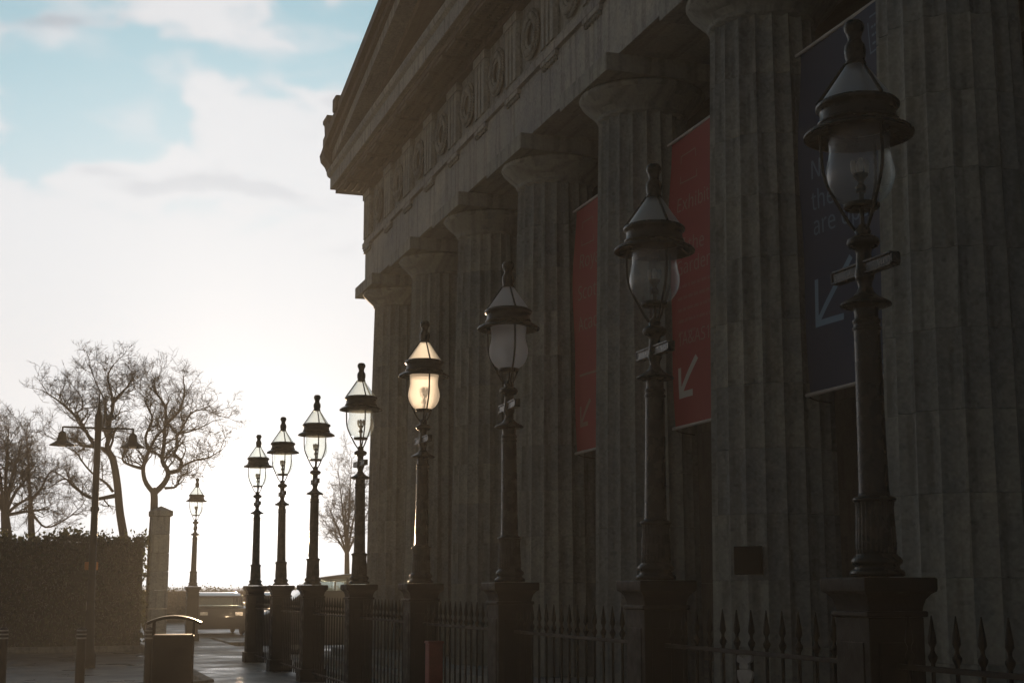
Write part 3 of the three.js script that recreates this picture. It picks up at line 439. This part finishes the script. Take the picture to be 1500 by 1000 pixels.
function makeCar(name, P) {                                // long axis z, front at -z; side outline in (along, up)
  const o = group(name), ext = (pts, w, bev) => { const g = new THREE.ExtrudeGeometry(new THREE.Shape(pts.map((p) => new THREE.Vector2(...p))), { depth: w - 2 * bev, bevelEnabled: true, bevelSize: bev, bevelThickness: bev, bevelSegments: 4 }); g.translate(0, 0, -(w - 2 * bev) / 2); g.rotateY(-Math.PI / 2); return toCreasedNormals(flat(g), 0.7); };
  mesh('body', ext(P.body, P.w, 0.07), P.paint, o);
  const cab = mesh('roof', ext(P.roof, P.w - 0.3, 0.05), P.paint, o);
  for (const q of P.panes) { const g = new THREE.ExtrudeGeometry(new THREE.Shape(q.map((p) => new THREE.Vector2(...p))), { depth: 0.012, bevelEnabled: false }); for (const s of [-1, 1]) mesh('side_window', g.clone().rotateY(-Math.PI / 2).translate(s * (P.w / 2 - 0.09) + 0.006, 0, 0), M.glass, o); }
  for (const [z0, y0, z1, y1, n] of P.screens) { const a = Math.atan2(z1 - z0, y1 - y0), L = Math.hypot(z1 - z0, y1 - y0), g = new THREE.BoxGeometry(P.w - 0.36, L, 0.012).rotateX(a).translate(0, (y0 + y1) / 2, (z0 + z1) / 2); mesh(n, g, M.glass, o); }
  for (const q of P.posts) for (const s of [-1, 1]) mesh('window_pillar', rod(new THREE.Vector3(s * (P.w / 2 - 0.1), q[1], q[0]), new THREE.Vector3(s * (P.w / 2 - 0.15), q[3], q[2]), 0.035, 0.03), P.paint, o);
  for (const z of P.axles) for (const s of [-1, 1]) wheel(o, s * (P.w / 2 - 0.06), P.r, z, P.r);
  for (const s of [-1, 1]) { mesh('tail_light', rbox(s * (P.w / 2 - 0.24) - 0.12, s * (P.w / 2 - 0.24) + 0.12, P.lightY, P.lightY + 0.14, -P.tail - 0.02, -P.tail + 0.02, 0.015, 2), M.redLens, o); mesh('headlight', rbox(s * (P.w / 2 - 0.28) - 0.14, s * (P.w / 2 - 0.28) + 0.14, P.lightY - 0.05, P.lightY + 0.09, -P.nose - 0.02, -P.nose + 0.02, 0.015, 2), M.chrome, o); mesh('mirror', rbox(s * (P.w / 2 + 0.1) - 0.08, s * (P.w / 2 + 0.1) + 0.08, P.mirrorY, P.mirrorY + 0.13, -P.mirrorZ - 0.05, -P.mirrorZ + 0.05, 0.03, 2), P.paint, o); }
  mesh('number_plate', rbox(-0.26, 0.26, P.lightY - 0.22, P.lightY - 0.11, -P.tail - 0.015, -P.tail + 0.015, 0.004), M.plate, o);
  mesh('bumper', rbox(-P.w / 2 + 0.08, P.w / 2 - 0.08, 0.32, 0.46, -P.tail - 0.06, -P.tail + 0.1, 0.04, 2), M.tyre, o);
  return o;
}
{
  const hatch = { w: 1.76, r: 0.31, paint: M.carDark, body: [[-1.95, 0.28], [1.95, 0.28], [2.0, 0.5], [1.95, 0.86], [1.75, 0.93], [-0.95, 0.93], [-1.8, 0.78], [-2.0, 0.6]], roof: [[-0.2, 1.36], [0.3, 1.42], [1.2, 1.4], [1.5, 1.34], [1.4, 1.32], [0.3, 1.37], [-0.1, 1.33]], panes: [[[-0.85, 0.97], [0.4, 0.97], [0.4, 1.36], [-0.2, 1.34]], [[0.48, 0.97], [1.65, 0.97], [1.35, 1.34], [0.48, 1.36]]], screens: [[-0.98, 0.97, -0.2, 1.36, 'windscreen'], [1.72, 0.97, 1.45, 1.35, 'rear_window']], posts: [[-0.95, 0.97, -0.2, 1.36], [0.44, 0.97, 0.44, 1.38], [1.72, 0.97, 1.45, 1.36]], axles: [-1.25, 1.25], lightY: 0.72, tail: -2.03, nose: 2.05, mirrorY: 0.98, mirrorZ: 0.7 };
  const c1 = tag(makeCar('parked_car', hatch), 'dark parked car next to the lone lamp beyond the gate pier', 'car', 'cars parked beyond the crossing'); c1.position.copy(W3(6.1, 0.006, 52.5));
  const c2 = copyOf(c1, 'parked_car', 'dark parked car standing between the other car and the minibus'); c2.position.copy(W3(8.3, 0.006, 53.2)); c2.rotation.y = 0.04;
  const van = { w: 1.95, r: 0.34, paint: M.vanPaint, body: [[-2.2, 0.3], [2.35, 0.3], [2.38, 1.6], [-1.2, 1.6], [-1.75, 1.15], [-2.3, 0.95]], roof: [[-0.75, 2.0], [0, 2.06], [2.2, 2.06], [2.3, 1.98], [2.2, 1.96], [-0.6, 1.95]], panes: [[[-1.1, 1.63], [-0.1, 1.63], [-0.1, 1.98], [-0.75, 1.97]], [[0.0, 1.63], [1.05, 1.63], [1.05, 1.98], [0.0, 1.98]], [[1.15, 1.63], [2.25, 1.63], [2.2, 1.98], [1.15, 1.98]]], screens: [[-1.22, 1.63, -0.8, 1.98, 'windscreen'], [2.36, 1.63, 2.3, 1.98, 'rear_window']], posts: [[-1.2, 1.6, -0.78, 1.98], [-0.05, 1.6, -0.05, 2.0], [1.1, 1.6, 1.1, 2.0], [2.32, 1.6, 2.25, 2.0]], axles: [-1.45, 1.45], lightY: 0.95, tail: -2.42, nose: 2.32, mirrorY: 1.65, mirrorZ: 0.95 };
  const v = tag(makeCar('minibus', van), 'dark minibus with a row of windows crossing beyond the building corner', 'minibus'); v.position.copy(W3(8.0, -0.112, 39)); v.rotation.y = Math.PI / 2;
}

// ================================================================ VEGETATION
const pxAt = (px, py, S) => { const d = new THREE.Vector3((px - 750) / FPX, -(py - CY) / FPX, -1).applyQuaternion(camera.quaternion); return camera.position.clone().addScaledVector(d, -S / d.z); };
class Limbs {
  constructor() { this.p = []; this.n = []; this.u = []; this.i = []; }
  chain(pts, r0, r1, sides) {
    const base = this.p.length / 3, t = new THREE.Vector3(), a = new THREE.Vector3(0.31, 0.2, 0.93).normalize(), b = new THREE.Vector3(), c = new THREE.Vector3(); let len = 0;
    pts.forEach((p, k) => {
      t.copy(pts[Math.min(k + 1, pts.length - 1)]).sub(pts[Math.max(k - 1, 0)]).normalize(); b.crossVectors(t, a).normalize(); c.crossVectors(b, t);
      if (k) len += p.distanceTo(pts[k - 1]); const r = r0 + (r1 - r0) * k / (pts.length - 1);
      for (let q = 0; q < sides; q++) { const w = q / sides * 2 * Math.PI, nx = b.x * Math.cos(w) + c.x * Math.sin(w), ny = b.y * Math.cos(w) + c.y * Math.sin(w), nz = b.z * Math.cos(w) + c.z * Math.sin(w); this.p.push(p.x + nx * r, p.y + ny * r, p.z + nz * r); this.n.push(nx, ny, nz); this.u.push(q / sides, len * 2); }
    });
    for (let k = 0; k + 1 < pts.length; k++) for (let q = 0; q < sides; q++) { const x = base + k * sides + q, y = base + k * sides + (q + 1) % sides; this.i.push(x, y, x + sides, y, y + sides, x + sides); }
  }
  geo() { const g = new THREE.BufferGeometry(); g.setAttribute('position', new THREE.Float32BufferAttribute(this.p, 3)); g.setAttribute('normal', new THREE.Float32BufferAttribute(this.n, 3)); g.setAttribute('uv', new THREE.Float32BufferAttribute(this.u, 2)); g.setIndex(this.i); return g; }
}
function grow(B, R, p, d, len, r, lev, up = 0.1, spread = 0.75) {
  const n = lev > 1 ? 4 : 3, pts = [p.clone()], dir = d.clone().normalize(); let q = p.clone();
  for (let k = 1; k <= n; k++) { dir.add(V((R() - 0.5) * 0.5, (R() - 0.5) * 0.5 + up, (R() - 0.5) * 0.5)).normalize(); q = q.clone().addScaledVector(dir, len / n); pts.push(q); }
  B.chain(pts, r, r * 0.55, lev > 2 ? 6 : lev > 1 ? 4 : 3);
  if (lev <= 0) return;
  const kids = lev > 2 ? 3 : 4;
  for (let k = 0; k < kids; k++) {
    const at = pts[Math.min(n, 1 + Math.floor((k + 0.6 + R() * 0.5) * n / kids))], s = dir.clone().multiplyScalar(0.7).add(V((R() - 0.5) * 2.6 * spread, (R() - 0.42) * spread * 2.2, (R() - 0.5) * 2.6 * spread)).normalize();
    grow(B, R, at, s, len * (0.55 + R() * 0.25), Math.max(r * 0.55, 0.005), lev - 1, up, spread);
  }
}
function bareTree(name, label, seed, limbs, S, opts = {}) {
  const o = tag(group(name), label, 'tree', opts.grp), R = rng(seed), trunk = new Limbs(), crown = new Limbs(), rel = [];
  const foot = pxAt(limbs[0].pts[0][0], limbs[0].pts[0][1], S); o.position.set(foot.x, 0, foot.z);
  limbs.forEach((l, li) => {
    const dep = (R() - 0.5) * (li ? 1.6 : 0.1), raw = l.pts.map(([x, y], k) => pxAt(x, y, S + dep * k / l.pts.length * 1.5).sub(o.position));
    if (!li) raw.unshift(V(raw[0].x * 0.3, -0.1, raw[0].z * 0.3));
    const cur = new THREE.CatmullRomCurve3(raw).getPoints(raw.length * 3);
    (l.trunk ? trunk : crown).chain(cur, l.r0, l.r1, l.trunk ? 10 : 7);
    if (l.trunk) return;
    const n = Math.round((l.kids ?? 9) * (opts.full ?? 1.5));
    for (let k = 0; k < n; k++) { const t = (k + 1) / n, at = cur[Math.min(cur.length - 1, Math.floor((0.25 + 0.75 * t) * (cur.length - 1)))], i = cur.indexOf(at), d = at.clone().sub(cur[Math.max(0, i - 1)]).normalize(); const s = d.multiplyScalar(k === n - 1 ? 1.2 : 0.5).add(V((R() - 0.5) * 1.6, (R() - 0.3) * 1.2, (R() - 0.5) * 1.6)).normalize(); grow(crown, R, at, s, (opts.len ?? 0.5) * (0.7 + R() * 0.6), Math.max(0.011, (l.r0 + (l.r1 - l.r0) * t) * 0.4), opts.lev ?? 3, 0.03); }
  });
  mesh('trunk', trunk.geo(), M.bark, o); mesh('crown', crown.geo(), M.twig, o);
  return o;
}
const Z4 = (l) => l.map(([x, y]) => [x / 4, 500 + y / 4]);
const TG = 'bare trees behind the hedge';
bareTree('bare_tree', 'bare winter tree with a stout forked trunk rising behind the street lamp', 11, [
  { pts: [[182, 800], ...Z4([[700, 1000], [680, 800], [650, 670], [610, 630]])], r0: 0.15, r1: 0.095, trunk: true },
  { pts: Z4([[680, 800], [650, 670], [625, 610], [640, 560], [640, 480], [662, 370], [650, 300], [630, 200], [660, 140]]), r0: 0.1, r1: 0.02, kids: 18 },
  { pts: Z4([[660, 350], [700, 310], [740, 270], [770, 220]]), r0: 0.05, r1: 0.015 },
  { pts: Z4([[610, 630], [540, 615], [480, 610], [440, 580], [380, 560], [320, 570]]), r0: 0.07, r1: 0.015 },
  { pts: Z4([[560, 615], [520, 560], [470, 470], [400, 400], [330, 340], [250, 290]]), r0: 0.07, r1: 0.013, kids: 14 },
  { pts: Z4([[470, 470], [450, 420], [480, 390], [475, 330], [440, 280]]), r0: 0.04, r1: 0.013 },
  { pts: Z4([[690, 900], [640, 910], [540, 920], [430, 850], [380, 805], [280, 860]]), r0: 0.08, r1: 0.015, kids: 12 },
  { pts: Z4([[660, 880], [620, 830], [560, 790], [500, 730], [440, 650], [350, 600]]), r0: 0.05, r1: 0.013 },
  { pts: Z4([[660, 700], [640, 640], [660, 560], [600, 500], [620, 380], [560, 240], [520, 130]]), r0: 0.05, r1: 0.012, kids: 12 },
], 47, { grp: TG });
bareTree('bare_tree', 'bare winter tree with winding limbs and a rounded crown beside the gate pier', 23, [
  { pts: [[222, 800], ...Z4([[900, 1000], [900, 890], [890, 860]])], r0: 0.15, r1: 0.11, trunk: true },
  { pts: Z4([[900, 890], [850, 820], [838, 740], [865, 660], [900, 580], [950, 520], [1000, 450]]), r0: 0.09, r1: 0.02, kids: 12 },
  { pts: Z4([[838, 745], [780, 730], [720, 700], [725, 640], [735, 590]]), r0: 0.06, r1: 0.015 },
  { pts: Z4([[900, 890], [960, 830], [985, 770], [950, 700], [960, 600], [970, 490], [1020, 440], [1060, 380], [1080, 290], [1070, 220]]), r0: 0.105, r1: 0.018, kids: 18 },
  { pts: Z4([[970, 490], [965, 380], [910, 290], [900, 210]]), r0: 0.06, r1: 0.013 },
  { pts: Z4([[880, 650], [850, 570], [890, 450], [865, 390], [840, 320]]), r0: 0.06, r1: 0.013, kids: 11 },
  { pts: Z4([[985, 770], [1050, 750], [1060, 700], [1020, 660], [1040, 610], [1035, 550], [1100, 530], [1160, 510], [1240, 470]]), r0: 0.08, r1: 0.014, kids: 13 },
  { pts: Z4([[1050, 740], [1130, 700], [1220, 680], [1290, 640]]), r0: 0.045, r1: 0.012 },
  { pts: Z4([[985, 480], [1040, 540], [1120, 420], [1200, 400], [1290, 440]]), r0: 0.045, r1: 0.012, kids: 11 },
  { pts: Z4([[965, 860], [1030, 850], [1060, 790], [1120, 760]]), r0: 0.05, r1: 0.013 },
], 49, { grp: TG });
bareTree('bare_tree', 'low bushy bare tree of dense twigs at the street end of the hedge', 31, [
  { pts: [[10, 800], [8, 770], [6, 750]], r0: 0.2, r1: 0.12, trunk: true },
  ...[[-40, 640], [-14, 622], [12, 628], [30, 650], [44, 690], [-30, 690], [58, 720], [20, 700], [70, 745]].map(([x, y]) => ({ pts: [[6, 755], [6 + (x - 6) * 0.4, 755 + (y - 755) * 0.5], [6 + (x - 6) * 0.8, 755 + (y - 755) * 0.8], [x, y]], r0: 0.06, r1: 0.014, kids: 15 })),
], 45, { grp: TG, len: 0.46, full: 1 });
bareTree('bare_tree', 'slender bare tree standing behind the hedge by the twiggy bush', 37, [
  { pts: [[46, 800], [45, 770], [44, 740]], r0: 0.14, r1: 0.08, trunk: true },
  { pts: [[44, 740], [42, 700], [40, 665], [38, 630]], r0: 0.06, r1: 0.013, kids: 16 }, { pts: [[44, 735], [60, 715], [75, 690], [100, 705]], r0: 0.045, r1: 0.012, kids: 12 }, { pts: [[45, 750], [66, 772], [96, 760], [120, 740]], r0: 0.04, r1: 0.012, kids: 12 }, { pts: [[42, 700], [25, 690], [8, 660]], r0: 0.04, r1: 0.012, kids: 10 },
], 46, { grp: TG, len: 0.46, full: 1 });
bareTree('bare_tree', 'small pale bare tree past the corner of the columned building', 41, [
  { pts: [[508, 850], [508, 810]], r0: 0.13, r1: 0.09, trunk: true },
  ...[[480, 740], [495, 690], [515, 672], [532, 700], [545, 740], [486, 780], [505, 730]].map(([x, y]) => ({ pts: [[508, 812], [508 + (x - 508) * 0.45, 812 + (y - 812) * 0.5], [x, y]], r0: 0.05, r1: 0.012, kids: 10 })),
], 55, { len: 0.5 });
// hedges
function hedge(label, x0, x1, s0, s1, h, seed, n) {
  const o = tag(group('hedge'), label, 'hedge'); o.position.copy(W3((x0 + x1) / 2, 0, (s0 + s1) / 2)); const w = (x1 - x0) / 2, d = (s1 - s0) / 2, R = rng(seed);
  mesh('branch_mass', box(-w + 0.12, w - 0.12, 0, h - 0.12, -d + 0.22, d - 0.22), M.hedgeCore, o);
  const g = new THREE.BufferGeometry(); g.setAttribute('position', new THREE.Float32BufferAttribute([0, 0, 0, 0.35, 0.5, 0.08, 0, 1, 0, -0.35, 0.5, 0.08], 3)); g.setIndex([0, 1, 2, 0, 2, 3]); g.computeVertexNormals();
  const im = new THREE.InstancedMesh(g, M.leaf, n), m = new THREE.Matrix4(), q = new THREE.Quaternion(), e = new THREE.Euler(), c = new THREE.Color();
  for (let k = 0; k < n; k++) {
    const f = R(), x = (R() * 2 - 1) * w, bump = (fbm(x * 1.6 + 40, k % 2, seed, 4) - 0.5) * 0.55; let y, z;
    if (f < 0.3) { y = h - 0.08 + (R() * R() - 0.3) * 0.4 + Math.max(bump, -0.08); z = (R() * 2 - 1) * d; } else { y = R() * h; z = (f < 0.85 ? 1 : -1) * (d - 0.06 + (R() - 0.5) * 0.2 + (fbm(x * 2, y * 2, seed + 3, 4) - 0.5) * 0.5); }
    const s = 0.07 + R() * 0.08; e.set(R() * 6.3, R() * 6.3, R() * 6.3); q.setFromEuler(e); m.compose(V(x, y, z), q, V(s, s, s)); im.setMatrixAt(k, m); const t = 0.6 + R() * 0.8; im.setColorAt(k, c.setRGB(t * (0.9 + R() * 0.5), t, t * 0.8));
  }
  im.name = 'foliage'; im.userData.kind = 'stuff'; im.castShadow = im.receiveShadow = true; o.add(im);
}
hedge('tall clipped dark hedge behind the road beneath the bare trees', -14, 2.95, 41.7, 43.1, 3.0, 5, 42000);
hedge('low far hedge across the end of the street beyond the minibus', -22, 38, 71, 72.2, 1.6, 6, 26000);

scene.traverse((o) => { if (o.isMesh) o.castShadow = o.receiveShadow = true; });
renderer.render(scene, camera);
